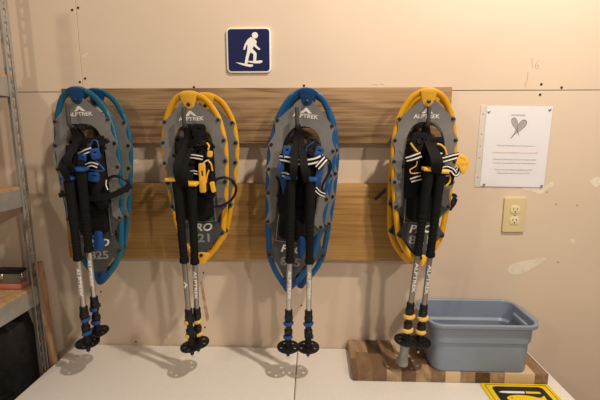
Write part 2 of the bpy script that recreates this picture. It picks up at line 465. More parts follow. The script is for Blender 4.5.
    def f_cramp():
        b = BM(); n = 7; w = .09
        for z in (-.42*L,):
            pts = [(-w/2,.0)]
            for k in range(n): x = -w/2+w*(k+.5)/n; pts += [(x-.004,-.006),(x,-.018),(x+.004,-.006)]
            pts += [(w/2,0)]
            p = plate([pts], .0025); xf(p, Matrix.Translation((0,.004,z)) @ Matrix.Rotation(PI/2, 4, 'X')); join(b, p)
        return b
    cached(('cramp',)+K, f_cramp, 'crampon', 'steel', root, smooth=False)
    # binding
    hgt = .018 if low else .040
    b = plate([rrect(.112,.30*L,.02,5,0,-.455*L)], .005, .001); move(b, (0,-.013,0))
    wz = [(.27,.5),(.33,.85),(.40,1),(.48,1),(.55,.85),(.60,.6)]
    for s in (-1, 1):
        rows = []
        for t, k in wz:
            row = []
            for q in range(6):
                f = q/5
                row.append((s*(.060*(1-.15*(1-k)) - .034*k*f*f), -.013 - hgt*k*math.sin(f*PI/2), -t*L))
            rows.append(row)
        th = .004
        ov = [[b.verts.new(p) for p in r_] for r_ in rows]
        iv = [[b.verts.new((p[0]-s*th, p[1]+th*.3, p[2])) for p in r_] for r_ in rows]
        R, C = len(rows), 6
        for i in range(R-1):
            for j in range(C-1):
                b.faces.new((ov[i][j], ov[i+1][j], ov[i+1][j+1], ov[i][j+1])); b.faces.new((iv[i][j], iv[i][j+1], iv[i+1][j+1], iv[i+1][j]))
        for i in range(R-1):
            b.faces.new((ov[i][0], iv[i][0], iv[i+1][0], ov[i+1][0])); b.faces.new((ov[i][-1], ov[i+1][-1], iv[i+1][-1], iv[i][-1]))
        for j in range(C-1):
            b.faces.new((ov[0][j], ov[0][j+1], iv[0][j+1], iv[0][j])); b.faces.new((ov[-1][j], iv[-1][j], iv[-1][j+1], ov[-1][j+1]))
    bd = obj('binding', b, 'webbing', root)
    if binding:
        inv = mtx.inverted()
        def lp(x, y, Y): return inv @ P(x, y, Y)
        N = (0,-1,0)
        for it in binding:
            k = it[0]
            if k == 'strap':            # ('strap', pts, width, striped, material, name)
                _, pts, w, striped, m_, nm = it
                q = catmull([lp(*p) for p in pts], 5)
                bb = BM(); ribbon(bb, q, w, .003, N); obj(nm, bb, m_, bd)
                if striped:
                    for off in (-.27, .27):
                        bb = BM(); qq = []
                        for i, p in enumerate(q):
                            tg = (q[min(i+1,len(q)-1)]-q[max(i-1,0)]).normalized(); sd = tg.cross(Vector(N)); qq.append(p + sd*(w*off) + Vector((0,-.0018,0)))
                        ribbon(bb, qq, w*.2, .001, N); obj('strap_stripe', bb, 'white', bd)
            elif k == 'cord':           # ('cord', pts, radius, material, name)
                _, pts, r, m_, nm = it
                bb = BM(); tube(bb, catmull([lp(*p) for p in pts], 5), r, 7); obj(nm, bb, m_, bd)
            elif k == 'block':          # ('block', (x, y, Y), (w, h), angle, material, name)
                _, c, (w, h), ang, m_, nm = it
                hole = [rrect(w*.5, h*.22, min(w,h)*.08, 2, 0, h*.16)] if min(w,h) > .014 else []
                bb = plate([rrect(w, h, min(w,h)*.25, 4)]+hole, .006, .0015)
                xf(bb, Matrix.Translation(lp(*c)) @ Matrix.Rotation(math.radians(ang), 4, 'Y')); obj(nm, bb, m_, bd)
            elif k == 'disc':           # ('disc', (x, y, Y), radius, name)
                _, c, r, nm = it
                bb = BM(); lathe(bb, [(r,0),(r,.004),(r*.8,.006),(r*.55,.006),(r*.5,.0035),(r*.2,.0035)], 14, Matrix.Translation(lp(*c)) @ Matrix.Rotation(PI/2, 4, 'X')); obj(nm, bb, 'rivet', bd)
            elif k == 'poly':           # ('poly', pixel outline, Y, holes, material, name)
                _, pts, Y, holes, m_, nm = it
                q = [lp(x, y, Y) for x, y in pts]; yy = sum(p.y for p in q)/len(q)
                out = [(p.x, p.z) for p in q] if nm == 'buckle' else [(p.x, p.y) for p in catmull([(p.x, p.z, 0) for p in q], 4, True)]
                hl = []
                for hx, hy, hr in holes:
                    h_ = lp(hx, hy, Y); hl.append(disc(h_.x, h_.z, hr, 10))
                obj(nm, move(plate([out]+hl, .005, .001), (0, yy, 0)), m_, bd)
    return root

def shoe_matrix(top, tail):
    v = (top-tail).normalized(); w = Vector((0,-1,0)); w = (w - v*w.dot(v)).normalized(); u = v.cross(-w)
    # columns: x = u, y = -w (towards the wall), z = v
    u = (-w).cross(v) if (-w).cross(v).x > 0 else v.cross(-w)
    m = Matrix(((u.x,-w.x,v.x,top.x),(u.y,-w.y,v.y,top.y),(u.z,-w.z,v.z,top.z),(0,0,0,1)))
    return m

YF, YR = .145, .094
def place(top, tail, Y, Yt=None):
    a = P(*top, Y); b = P(*tail, Yt if Yt else Y)
    return shoe_matrix(a, b), (a-b).length
HB = .0975
YB = .205
ST, CO, BL, PO = 'strap', 'cord', 'block', 'poly'
b1 = [
 (ST, [(78,146,.19),(86,141,.20),(94,141,.20),(105,150,.19)], .016, False, 'webbing', 'toe_strap'),
 (CO, [(91.5,152,YB),(90.5,146,YB),(93,140.5,YB),(97,141,YB),(98.5,147,YB),(97.5,152,YB)], .0022, 'blue_plastic', 'strap_trim'),
 (ST, [(79,155,YB-.01),(86,151.5,YB),(92,149.5,YB)], .019, True, 'webbing', 'toe_strap'),
 (BL, (95.5,154,YB+.003), (.025,.030), -8, 'blue_plastic', 'buckle'),
 (BL, (82.5,158,YB), (.020,.022), 10, 'blue_plastic', 'buckle'),
 (ST, [(86,166,YB-.005),(92,164,YB),(98,166,YB)], .018, True, 'webbing', 'instep_strap'),
 (CO, [(95,160,YB),(99,164,YB),(104,170,YB),(98,171,YB),(91,170,YB)], .0022, 'blue_plastic', 'strap_trim'),
 (BL, (94,177,YB+.002), (.030,.026), 6, 'blue_plastic', 'buckle'),
 (BL, (67,174,.185), (.02,.018), 0, 'blue_plastic', 'buckle'),
 (CO, [(106,190,.19),(108,181,.195),(112,176.5,.195),(119,176.5,.195),(126,180,.19),(130,186,.18)], .0048, 'blackplastic', 'heel_strap'),
 (ST, [(84,199,.19),(97,198,.197),(110,196,.197),(122,191,.192),(131,185,.182)], .019, False, 'webbing', 'heel_strap'),
 (ST, [(59,195.2,.182),(66,195.2,.188),(76,196,.19)], .014, False, 'blackplastic', 'strap_tail'),
 (CO, [(106.5,180,.201),(106,185,.201),(108,190,.201)], .0016, 'white', 'strap_stitching'),
 (PO, [(95.5,232),(101,232),(102.5,238),(104.5,244),(103,249),(98.5,250),(94.5,246),(95,239)], .185, [], 'blue_plastic', 'strap_lever'),
 (BL, (101,141,.195), (.018,.03), 0, 'webbing', 'toe_tab'),
]
b1 += [('disc', (107,141,.187), .0085, 'ratchet_knob')]
b2 = [
 ('disc', (203,143,.199), .0085, 'ratchet_knob'), ('disc', (192,150,.19), .007, 'ratchet_knob'),
 (ST, [(188,147,.185),(197,141,.195),(206,142,.195),(213,149,.185)], .020, False, 'webbing', 'toe_strap'),
 (BL, (199,131,.175), (.038,.040), 4, 'webbing', 'toe_tab'),
 (ST, [(187,156,.198),(195,156.5,.203),(203,158,.203)], .017, True, 'webbing', 'toe_strap'),
 (BL, (202.5,178,YB+.004), (.0165,.086), 2, 'yellow_plastic', 'buckle'),
 (CO, [(207,143,YB-.005),(209,146,YB),(208,150,YB)], .0028, 'yellow_plastic', 'strap_trim'),
 (BL, (210,154,YB), (.0125,.016), 10, 'yellow_plastic', 'buckle'),
 (CO, [(203,164,YB),(207,160.5,YB),(211,164,YB),(212.5,171,YB)], .0024, 'yellow_plastic', 'strap_trim'),
 (CO, [(203.5,163,YB+.004),(206,161,YB+.004),(209,160,YB+.004)], .0016, 'white', 'strap_stitching'),
 (ST, [(188,173,.2),(194,172,.205),(200,173.5,.205)], .015, True, 'webbing', 'instep_strap'),
 (CO, [(209,170,YB),(207,176,YB),(206,183,YB)], .0025, 'yellow_plastic', 'strap_trim'),
 (BL, (213,187,YB), (.011,.03), -8, 'yellow_plastic', 'buckle'),
 (BL, (208.5,180,.198), (.030,.062), 0, 'webbing', 'ankle_wrap'),
 (CO, [(214,181,.2),(219,178.3,.2),(226,177.5,.198),(232,180.5,.19),(235.8,187,.184),(235,194,.182),(230,201,.182),(222,205.5,.186),(213,206.5,.19)], .0042, 'blackplastic', 'heel_strap'),
 (CO, [(173,155.5,.18),(179,156,.185)], .006, 'blackplastic', 'strap_knob'),
]
b3 = [
 ('disc', (311,153,.2005), .0085, 'ratchet_knob'),
 (BL, (287,152,.197), (.022,.036), -6, 'blue_plastic', 'tongue'), (BL, (319,152.5,.197), (.022,.034), 12, 'blue_plastic', 'tongue'),
 (CO, [(306,152,.2),(307,147,.2),(311,144,.2),(314,141.5,.198)], .0022, 'blue_plastic', 'strap_trim'),
 (BL, (311,152,.196), (.04,.044), 0, 'webbing', 'toe_tab'), (BL, (312,142,.17), (.026,.03), 0, 'blackplastic', 'toe_tab'),
 (ST, [(279.5,158,.19),(287,159,.203),(297,161.5,.207),(307,162,.207),(317,160,.204),(324,156,.196)], .024, True, 'webbing', 'toe_strap'),
 (ST, [(279.5,174.5,.192),(285,174.5,.202),(290,177.5,.206)], .021, True, 'webbing', 'instep_strap'),
 (ST, [(317,168,.208),(321,163.5,.208),(326,158,.2)], .020, True, 'webbing', 'instep_strap'),
 (ST, [(282,160,.192),(281.5,168,.197),(283,180,.197),(286,194,.192)], .018, False, 'blue_plastic', 'side_panel'),
 (ST, [(321,164,.195),(319,175,.2),(316.5,185,.2),(315.5,196,.195)], .020, False, 'blue_plastic', 'side_panel'),
 (ST, [(329,163,.19),(329,172,.194),(327,183,.194),(325,193,.19)], .010, False, 'blue_plastic', 'side_panel'),
 (CO, [(325,157,.2),(330,162,.2),(330.5,170,.2),(326,178,.2),(322,188,.2),(326,195,.2)], .0034, 'blackplastic', 'heel_strap'),
 (ST, [(315,188,.206),(320,193,.206),(325,195,.204)], .016, True, 'webbing', 'heel_strap'),
 (CO, [(276,176,.19),(279,182,.19),(279,191,.19),(277,197,.19)], .0042, 'blackplastic', 'strap_tail'),
 (PO, [(299,238),(304,238),(305,248),(302.5,257),(299,258),(297.5,248)], .172, [], 'blue_plastic', 'strap_lever'),
]
b4 = [
 ('disc', (419,141,.189), .0085, 'ratchet_knob'),
 (BL, (419,143,.185), (.044,.06), 6, 'webbing', 'toe_tab'), (BL, (437,146,.185), (.04,.05), -6, 'webbing', 'toe_tab'),
 (CO, [(410.5,143,YB),(414,148,YB),(418,152.5,YB)], .0028, 'yellow_plastic', 'strap_trim'),
 (CO, [(417,161,YB),(416,166,YB),(410,170,YB),(412,173.5,YB),(421,172.5,YB)], .0017, 'yellow_plastic', 'strap_trim'),
 (ST, [(406,159.5,.198),(413,157.5,.206),(421,154.5,.208)], .021, True, 'webbing', 'toe_strap'),
 (ST, [(410.5,180.5,.2),(415,179,.206),(421,177.5,.208)], .020, True, 'webbing', 'instep_strap'),
 (CO, [(437,144,.2),(441,145,.2),(445,149,.2),(446.5,155,.2)], .0030, 'yellow_plastic', 'strap_trim'),
 (ST, [(433,157,.207),(438,155,.21),(442,155,.21)], .018, True, 'webbing', 'toe_strap'),
 (ST, [(438,161,.21),(446,159,.213),(453,157,.213),(459,155.5,.21)], .020, True, 'webbing', 'toe_strap'),
 (ST, [(441,170,.21),(446,168,.213),(452,170,.213),(456,174,.212),(459,168,.21)], .018, True, 'webbing', 'instep_strap'),
 (PO, [(455.8,163),(457.5,158),(460,154),(463,154.5),(468.6,160.5),(468.8,163),(464.8,172.5),(462.8,173.8),(460,170),(459,166.5)], .214, [(460,158.6,.0026),(463.8,160.2,.0026),(462.5,165.5,.0026),(465.6,164.5,.0026)], 'yellow_plastic', 'buckle'),
 (CO, [(447,171,.205),(450,176,.205),(449.5,182,.205),(446,186,.205)], .0028, 'yellow_plastic', 'strap_trim'),
 (ST, [(453,172,.205),(452,178,.205),(448,184,.2)], .012, False, 'webbing', 'heel_strap'),
 (BL, (447,178,.2), (.03,.04), 0, 'webbing', 'ankle_wrap'),
 (CO, [(402.5,166,.17),(405,166.5,.175)], .006, 'blackplastic', 'strap_knob'),
]
# heel-strap buckle hanging out on the right, strap tail out on the left: they belong to the shoe behind
b4r = [
 (ST, [(440,196,.14),(447,195.5,.142),(454,195,.142),(456,197.5,.142)], .010, False, 'blackplastic', 'heel_strap'),
 (PO, [(454,196),(457,199.5),(455.5,204),(450.5,210.5),(447.5,209.5),(447.5,206),(452,200)], .143, [(453.5,200.5,.0022),(450,206.5,.0022)], 'blackplastic', 'buckle'),
 (ST, [(375,199.5,.075),(380,195,.08),(386,189,.09)], .010, False, 'blackplastic', 'strap_tail'),
]
G = 'snowshoes hung in pairs from the wall boards'
m, L = place((80,90.0), (103.5,280), YF); print('blue L', L)
snowshoe(m, L, HB, 'cyan', 'blue_plastic', '825', 'turquoise framed snowshoe hanging far left, in front, blue lever over its size number', G, b1)
m, L_ = place((97,90.5), (106,276), YR); m = shoe_matrix(P(100,91.5,YR), P(104,276,YR))
snowshoe(m, L, HB, 'cyan', 'blue_plastic', '825', 'turquoise framed grey snowshoe half hidden behind the leftmost snowshoe of the row', G, None, True)
m, L2 = place((190.5,94.5), (203.5,260), YF); print('yellow L', L2)
snowshoe(m, L2, .0965, 'yellow', 'yellow_plastic', '821', 'yellow framed snowshoe between the turquoise and deep blue pairs, front one', G, b2)
m = shoe_matrix(P(208,96,YR), P(205,262,YR))
snowshoe(m, L2, .0965, 'yellow', 'yellow_plastic', '821', 'yellow framed snowshoe behind another, next right of the turquoise pair', G, None, True)
m, L3 = place((308,91.5), (288,287.5), YF); print(L3)
snowshoe(m, L3, HB, 'blue', 'blue_plastic', '825', 'deep blue framed snowshoe right of the navy sign, front one of its pair', G, b3)
m = shoe_matrix(P(309,94.5,YR), P(301,280,YR))
snowshoe(m, L3, HB, 'blue', 'blue_plastic', '825', 'deep blue framed grey snowshoe mostly hidden behind the snowshoe below the navy sign', G, None, True)
m, L4 = place((426.5,91.5), (418.5,262.5), YF); print(L4)
snowshoe(m, L4, .0925, 'yellow', 'yellow_plastic', '821', 'yellow framed snowshoe hanging far right in front, yellow buckle sticking out at right', G, b4)
m = shoe_matrix(P(430.5,96,YR), P(407,257.5,YR))
snowshoe(m, L4, .0925, 'yellow', 'yellow_plastic', '821', 'yellow framed snowshoe mostly hidden behind the rightmost one, black buckle out at right', G, b4r, True)

# ------------------------------------------------------------------ hooks
def hook(px, py0, py1, label):
    base = P(px, py1, .19)
    h = (P(px, py0, .19) - base).z
    root = thing('wall_hook', label, 'hook', Matrix.Translation((base.x, -.039, base.z)), 'dark hooks carrying the snowshoes')
    b = BM(); box(b, (0,-.002,.0), (.022,.004,.06), .0012, 1); obj('mounting_plate', b, 'hookmetal', root)
    b = BM(); tube(b, catmull([(0,-.002,.004),(0,-.05,0),(0,-.13,0),(0,-.147,.004),(0,-.152,.016),(0,-.152,h)], 5), .0062, 10); obj('hook_arm', b, 'hookmetal', root)
    for s in (-1, 1):
        b = BM(); lathe(b, [(.004,0),(.004,.0015),(.002,.0025)], 10, Matrix.Translation((0,-.004,s*.022)) @ Matrix.Rotation(PI/2, 4, 'X')); obj('screw', b, 'screw', root)
    return base
HK = [hook(69.5,104,127,'dark metal hook carrying the leftmost turquoise snowshoes'),
      hook(184.5,107.5,127,'dark metal hook carrying the yellow snowshoes nearest the navy sign'),
      hook(297,107.5,127,'dark metal hook carrying the deep blue snowshoes'),
      hook(428,107,126,'dark metal hook carrying the rightmost snowshoes')]

# ------------------------------------------------------------------ poles
def basket_loops(R):
    loops = [disc(0,0,R,28)]
    for k in range(5):
        a = 2*PI*k/5+.3; loops.append(disc(R*.66*math.cos(a), R*.66*math.sin(a), R*.17, 10))
    return loops
def pole(top, tip, Yt, Yb, hk, label, pc, sh, clampscale=1., rubber=False, group=None, capdx=0, twist=(0,180), strap_off=0, tilt=0, sdx=0, mark='text'):
    A, B = P(*top, Yt), P(*tip, Yb)
    v = (A-B).normalized(); w = Vector((0,-1,0)); w = (w-v*w.dot(v)).normalized(); u = (-w).cross(v)
    if u.x < 0: u = -u
    mtx = Matrix(((u.x,-w.x,v.x,B.x),(u.y,-w.y,v.y,B.y),(u.z,-w.z,v.z,B.z),(0,0,0,1)))
    L = (A-B).length
    root = thing('trekking_pole', label, 'trekking pole', mtx, group)
    R = .0082
    b = BM(); lathe(b, [(R, .27*L), (R, .57*L)], 16); shaft = obj('shaft', b, sh, root)
    b = BM()
    gp = [(.0105,.548),(.0155,.553),(.0165,.562),(.0158,.572),(.0128,.585)]
    n = 9
    for i in range(n):
        f = .59+.17*i/n; r = .0128+.001*i/n
        gp += [(r+.0008, f+.001), (r+.0012, f+.008), (r+.0008, f+.015), (r, f+.017)]
    gp += [(.0145,.77),(.0165,.785),(.0155,.81),(.0150,.86),(.0165,.92),(.0178,.96),(.0165,.985)]
    lathe(b, [(r*.88, f*L) for r, f in gp], 16); obj('grip', b, 'foam', root)
    b = BM(); box(b, (capdx, -.002, .99*L), (.040,.034,.0105), .004, 2); cap = obj('grip_cap', b, pc, root)
    b = BM(); lathe(b, [(.0118,.245*L),(.0122,.248*L),(.0122,.285*L),(.0108,.288*L)], 14)
    lathe(b, [(.0092,.05*L),(.0098,.06*L),(.0098,.25*L)], 14); obj('lower_shaft', b, 'blackplastic', root)
    for i, (f, tw) in enumerate(((.215,twist[0]),(.135,twist[1]))):
        b = BM(); k = clampscale
        lathe(b, [(.0108, f*L-.009), (.0125, f*L-.007), (.0125, f*L+.008), (.0135, f*L+.010), (.0135, f*L+.021), (.0108, f*L+.023)], 14)
        rt = Matrix.Rotation(math.radians(tw), 3, 'Z')
        box(b, rt @ Vector((-.0135, 0, f*L+.006)), (.008,.011,.014), .002, 1, rt); col_ = obj('lock_collar', b, 'blackplastic', root)
        b = BM(); arc = []; half = 84
        for q in range(15):
            a_ = math.radians(tw - half + 2*half*q/14); rr = .0138*k
            arc.append((rr*math.cos(a_), rr*math.sin(a_), f*L - .0035 + .004*q/14))
        rings_ = []
        for q, p in enumerate(arc):
            d_ = Vector((p[0], p[1], 0)).normalized(); h_ = .0058*(1 if 1 < q < 13 else .8); th_ = .0030*k
            rings_.append([b.verts.new(Vector(p)+d_*x_+Vector((0,0,z_))) for x_, z_ in ((-th_,-h_),(th_*.6,-h_),(th_,-h_*.5),(th_,h_*.5),(th_*.6,h_),(-th_,h_))])
        for r0, r1 in zip(rings_, rings_[1:]):
            for q in range(6): b.faces.new((r0[q], r0[(q+1)%6], r1[(q+1)%6], r1[q]))
        b.faces.new(rings_[0]); b.faces.new(rings_[-1])
        obj('lock_lever', b, 'yellow_lock' if pc == 'yellow_plastic' else pc, col_)
    bk = plate(basket_loops(.0355), .0035, .001); xf(bk, Matrix.Translation((0,0,.068*L)) @ Matrix.Rotation(math.radians(tilt), 4, 'Y') @ Matrix.Rotation(PI/2, 4, 'X'))
    lathe(bk, [(.012,.058*L),(.014,.066*L),(.014,.072*L),(.010,.095*L)], 12)
    obj('basket', bk, 'blackplastic', root)
    if rubber:
        b = BM(); lathe(b, [(.008,.062*L),(.014,.055*L),(.0155,.03*L),(.0135,.004*L),(.0150,-.035*L),(.0172,-.062*L),(.0165,-.077*L),(.012,-.081*L)], 14)
        obj('rubber_tip', b, 'rubber', root)['label'] = 'grey rubber walking foot pushed over the tip'
    else:
        b = BM(); lathe(b, [(.0085,.055*L),(.0070,.03*L),(.0055,.016*L)], 12); obj('tip_ferrule', b, 'blackplastic', root)
        b = BM(); lathe(b, [(.0030,.017*L),(.0028,.004*L),(.0015,0)], 8); obj('steel_tip', b, 'steel', root)
    # lettering down the shaft
    if mark == 'text': b = text_bm('ALPTREK', .0145, .0004, .022, 0, .098)
    else:
        b = plate([[(-.014,-.005),(-.001,.006),(.012,-.003),(.006,-.006),(-.001,.0005),(-.010,-.0065)]], .0004)
    xf(b, Matrix.Translation((0,0,.43*L)) @ Matrix.Rotation(math.radians(90), 4, 'Y'))
    for q in (-.006,-.0045,-.003,-.0015,0,.0015,.003,.0045,.006):
        bmesh.ops.bisect_plane(b, geom=b.verts[:]+b.edges[:]+b.faces[:], plane_co=(q,0,0), plane_no=(1,0,0))
    for q in b.verts: q.co.y -= math.sqrt(max(R*R-q.co.x**2, 1e-9)) + .0004
    obj('brand_lettering', b, 'white', shaft, False)
    # wrist strap: a padded loop from the cap over the hook
    inv = mtx.inverted()
    hp = inv @ (hk + Vector((strap_off, .022, .0085)))
    c0 = Vector((sdx, -.0175, .982*L)); c1 = Vector((sdx, .0175, .982*L))
    d = hp.z - c0.z
    pts = [c0, Vector((c0.x*.7+hp.x*.3, min(c0.y,hp.y)-.006+.003, c0.z+d*.3)), Vector((c0.x*.35+hp.x*.65, hp.y-.012, c0.z+d*.65)), hp + Vector((0,-.008,-.012)), hp, hp + Vector((0,.008,-.012)),
           Vector((c1.x*.35+hp.x*.65, hp.y+.012, c1.z+d*.6)), c1 + Vector((0,.004,.02)), c1]
    q = catmull(pts, 6); N = len(q); sc = []
    for i in range(N):
        f = i/(N-1)
        h_ = (q[i].z - c0.z)/d
        wd = .75 + .5*math.exp(-((h_-.33)/.27)**2)
        sc.append((wd*(1 if h_ < .75 else max(.45, 1-(h_-.75)*2.0)), 1))
    b = BM()
    # ribbon width runs along local x
    rings = []
    for i in range(N):
        tg = (q[min(i+1,N-1)]-q[max(i-1,0)]).normalized(); side = Vector((1,0,0)); side = (side - tg*side.dot(tg)).normalized(); nn = side.cross(tg)
        w_ = .0185*sc[i][0]/2; t_ = .0016
        rings.append([b.verts.new(q[i]+side*x_+nn*y_) for x_, y_ in ((-w_,-t_),(w_,-t_),(w_,t_),(-w_,t_))])
    for r0, r1 in zip(rings, rings[1:]):
        for k in range(4): b.faces.new((r0[k], r0[(k+1)%4], r1[(k+1)%4], r1[k]))
    b.faces.new(rings[0]); b.faces.new(rings[-1])
    obj('wrist_strap', b, 'webbing', root)
    return root
GP = 'trekking poles hanging by their straps in front of the snowshoes'
YT, YBT = .235, .195
pole((68.5,176), (88.8,353.5), YT+.004, YBT+.012, HK[0], 'left silver pole with blue locks hanging on the leftmost turquoise snowshoes', 'blue_plastic', 'alu', group=GP, strap_off=-.003, sdx=.009, twist=(-15,-30))
pole((80.5,167), (98.5,342), YT, YBT-.03, HK[0], 'right silver pole with blue locks hanging on the leftmost turquoise snowshoes', 'blue_plastic', 'alu', group=GP, strap_off=.006, sdx=-.011, twist=(-125,-100), tilt=-6)
pole((177,177), (192.6,357), YT+.004, YBT+.012, HK[1], 'left grey pole with yellow locks hanging on the yellow snowshoes nearest the navy sign', 'yellow_plastic', 'alu_dark', group=GP, mark='chevron', capdx=-.012, strap_off=-.003, sdx=.009, twist=(185,180), tilt=-5)
pole((191.5,181.5), (198.6,353), YT, YBT-.02, HK[1], 'right grey pole with yellow locks hanging on the yellow snowshoes nearest the navy sign', 'yellow_plastic', 'alu_dark', group=GP, strap_off=.006, sdx=-.011, twist=(-25,0), tilt=-6)
pole((291,175), (288,358), YT, YBT, HK[2], 'left silver pole with blue locks hanging on the deep blue snowshoes', 'blue_plastic', 'alu', group=GP, strap_off=-.003, sdx=.009, twist=(-90,-115))
pole((310.5,177), (308,358), YT, YBT, HK[2], 'right silver pole with blue locks hanging on the deep blue snowshoes', 'blue_plastic', 'alu', group=GP, strap_off=.006, sdx=-.011, twist=(-92,60))
pole((429.5,167), (404.2,351.5), YT+.004, YBT+.012, HK[3], 'grey pole with yellow locks and a grey rubber foot standing on the chopping board', 'yellow_plastic', 'alu_dark', 1.12, True, group=GP, strap_off=-.003, sdx=.009, twist=(-95,-90))
pole((441,169), (418.0,353), YT, YBT+.0, HK[3], 'grey pole with yellow locks hanging just above the chopping board beside the blue tub', 'yellow_plastic', 'alu_dark', 1.12, group=GP, strap_off=.006, sdx=-.011, twist=(-85,-130))

# ------------------------------------------------------------------ navy sign
c = P(249, 50.5, .004); sw = abs(P(270.8,50,.004).x-P(227,50,.004).x); shh = P(249,28.3,.004).z-P(249,73,.004).z
root = thing('wall_sign', 'square navy sign with a white walking snowshoer symbol, above the upper board', 'sign', Matrix.Translation((c.x, 0, c.z)))
obj('backing', move(plate([rrect(sw, shh, .014)], .006, .0008), (0,-.0042,0)), 'signwhite', root)
obj('navy_field', move(plate([rrect(sw*.94, shh*.94, .010)], .0012), (0,-.0082,0)), 'navy', root)
k = sw/45.0
def zz(x, y): return ((x-195)/5.0*k, (200.5-y)/5.0*k)   # from the enlarged view, 5 px per photo px
sym_bm = plate([[zz(x,y) for x,y in [(206,137),(217,141),(232,152),(237,160),(233,172),(240,183),(254,194),(251,200),(244,199),(229,188),(222,180),(214,193),(223,202),(233,212),(235,222),(232,253),(217,253),(219,222),(206,211),(199,219),(193,240),(187,268),(172,268),(178,238),(186,210),(188,195),(190,172),(183,178),(177,197),(168,199),(169,190),(176,170),(190,149)]]], .001)
join(sym_bm, plate([[zz(228+15.5*math.cos(a*PI/10), 129-15.5*math.sin(a*PI/10)) for a in range(20)]], .001))
join(sym_bm, plate([[zz(x,y) for x,y in [(126,260),(150,262),(180,268),(208,270),(216,272),(215,279),(204,283),(180,279),(150,270)]]], .001))
join(sym_bm, plate([[zz(x,y) for x,y in [(188,252),(215,254),(240,252),(258,250),(265,253),(262,261),(250,265),(228,265),(205,262),(190,258)]]], .001))
obj('snowshoer_symbol', move(sym_bm, (0,-.0092,0)), 'signwhite', root, False)

# ------------------------------------------------------------------ notice
ctr = P(515, 147, .003); pw = .2159; ph = .279
tl, tr_, bl_ = P(486.5,107,.003), P(552.5,107,.003), P(480.5,187,.003)
pw = (tr_-tl).length; ph = abs(P(516,107,.003).z-P(512,188,.003).z)
rootn = thing('notice', 'white printed notice in a clear sleeve pinned to the wall above the outlet', 'notice', Matrix.Translation((ctr.x+.003, 0, ctr.z)) @ Matrix.Rotation(math.radians(.8), 4, 'Y'))
b = BM(); box(b, (0,-.0025,0), (pw,.0006,ph)); paper = obj('paper_sheet', b, 'paper', rootn, False)
def zt(y): return ph*(.5-(y-107.0)/81)
def line(txt, y, w, m, size=.0078, dx=0):
    b = text_bm(txt, size*.9, .0002, -.004, 0, w); move(b, (dx,-.0030,zt(y))); obj('printed_line', b, m, paper, False)
px_ = pw/66.0
line('SNOWSHOES', 116.3, 14*px_, 'ink_blue', .009, -.003)
line('We are providing these shoes for guests to use.', 146.3, 39*px_, 'ink')
line('Snowshoeing can be dangerous. Use at your own risk!', 153.3, 46*px_, 'ink_red')
line('Please treat them kindly. They are not indestructible!', 160.2, 44*px_, 'ink')
line('You will be responsible for lost or broken equipment.', 163.8, 44*px_, 'ink')
line('Replacement cost without modification is $140', 170.6, 38*px_, 'ink')
line('Replacement cost if you modify is $175', 174.0, 33*px_, 'ink')
def drawn_shoe(cx, cy, ang, sc_):
    b = BM()
    lp = [(0,.024),(.006,.021),(.0085,.012),(.0075,.002),(.004,-.010),(.001,-.020),(0,-.036),(-.001,-.020),(-.004,-.010),(-.0075,.002),(-.0085,.012),(-.006,.021)]
    tube(b, catmull([(x,0,z) for x,z in lp], 4, True), .0010, 5, True)
    for q in range(-5, 9):
        for s in (-1, 1):
            pts = []
            for e in range(13):
                x = -.008+.016*e/12; z = q*.004+s*x*.9
                hwid = .0083*math.sqrt(max(0, 1-((z-.008)/.016)**2)) if z > .008 else .0083*max(0, 1-(.008-z)/.028)
                if abs(x) <= hwid and -.016 < z < .024: pts.append((x,0,z))
            if len(pts) > 1: tube(b, [pts[0], pts[-1]], .0005, 4)
    for v in b.verts: v.co.y *= .15
    xf(b, Matrix.Translation((cx,-.0030,cy)) @ Matrix.Rotation(math.radians(ang), 4, 'Y') @ Matrix.Diagonal((sc_,1,sc_,1)) @ Matrix.Translation((0,0,-.008)))
    obj('snowshoe_drawing', b, 'ink_grey', paper)
drawn_shoe(-.012, zt(123.5), -23, 1.05); drawn_shoe(.012, zt(126), 36, 1.25)
b = BM(); box(b, (.0,-.0042,0), (pw+.004,.0003,ph+.004)); obj('clear_sleeve', b, 'film', rootn, False)
sx0 = -pw/2-.020
loops = [rrect(.020, ph+.004, .001, 2, -pw/2-.010, 0)] + [disc(-pw/2-.011, z, .0032) for z in (-.107,-.0,.107,-.04,.04)]
obj('hole_strip', move(plate(loops, .0004), (0,-.0022,0)), 'milky', rootn, False)
for x, y, lab in ((489,111.5,'upper left'),(550,109.5,'upper right'),(484,184.5,'lower left'),(541.5,185.8,'lower right')):
    p = P(x, y, .004)
    b = BM(); lathe(b, [(.0042,.0044),(.0046,.0052),(.0036,.0064),(.0012,.0068)], 12, Matrix.Translation((p.x,0,p.z)) @ Matrix.Rotation(PI/2, 4, 'X'))
    lathe(b, [(.0006,-.002),(.0006,.0046)], 6, Matrix.Translation((p.x,0,p.z)) @ Matrix.Rotation(PI/2, 4, 'X'))
    tag(obj('thumbtack', b, 'steel'), 'small silver thumbtack in the %s corner of the white notice' % lab, 'thumbtack', 'thumbtacks holding the notice')

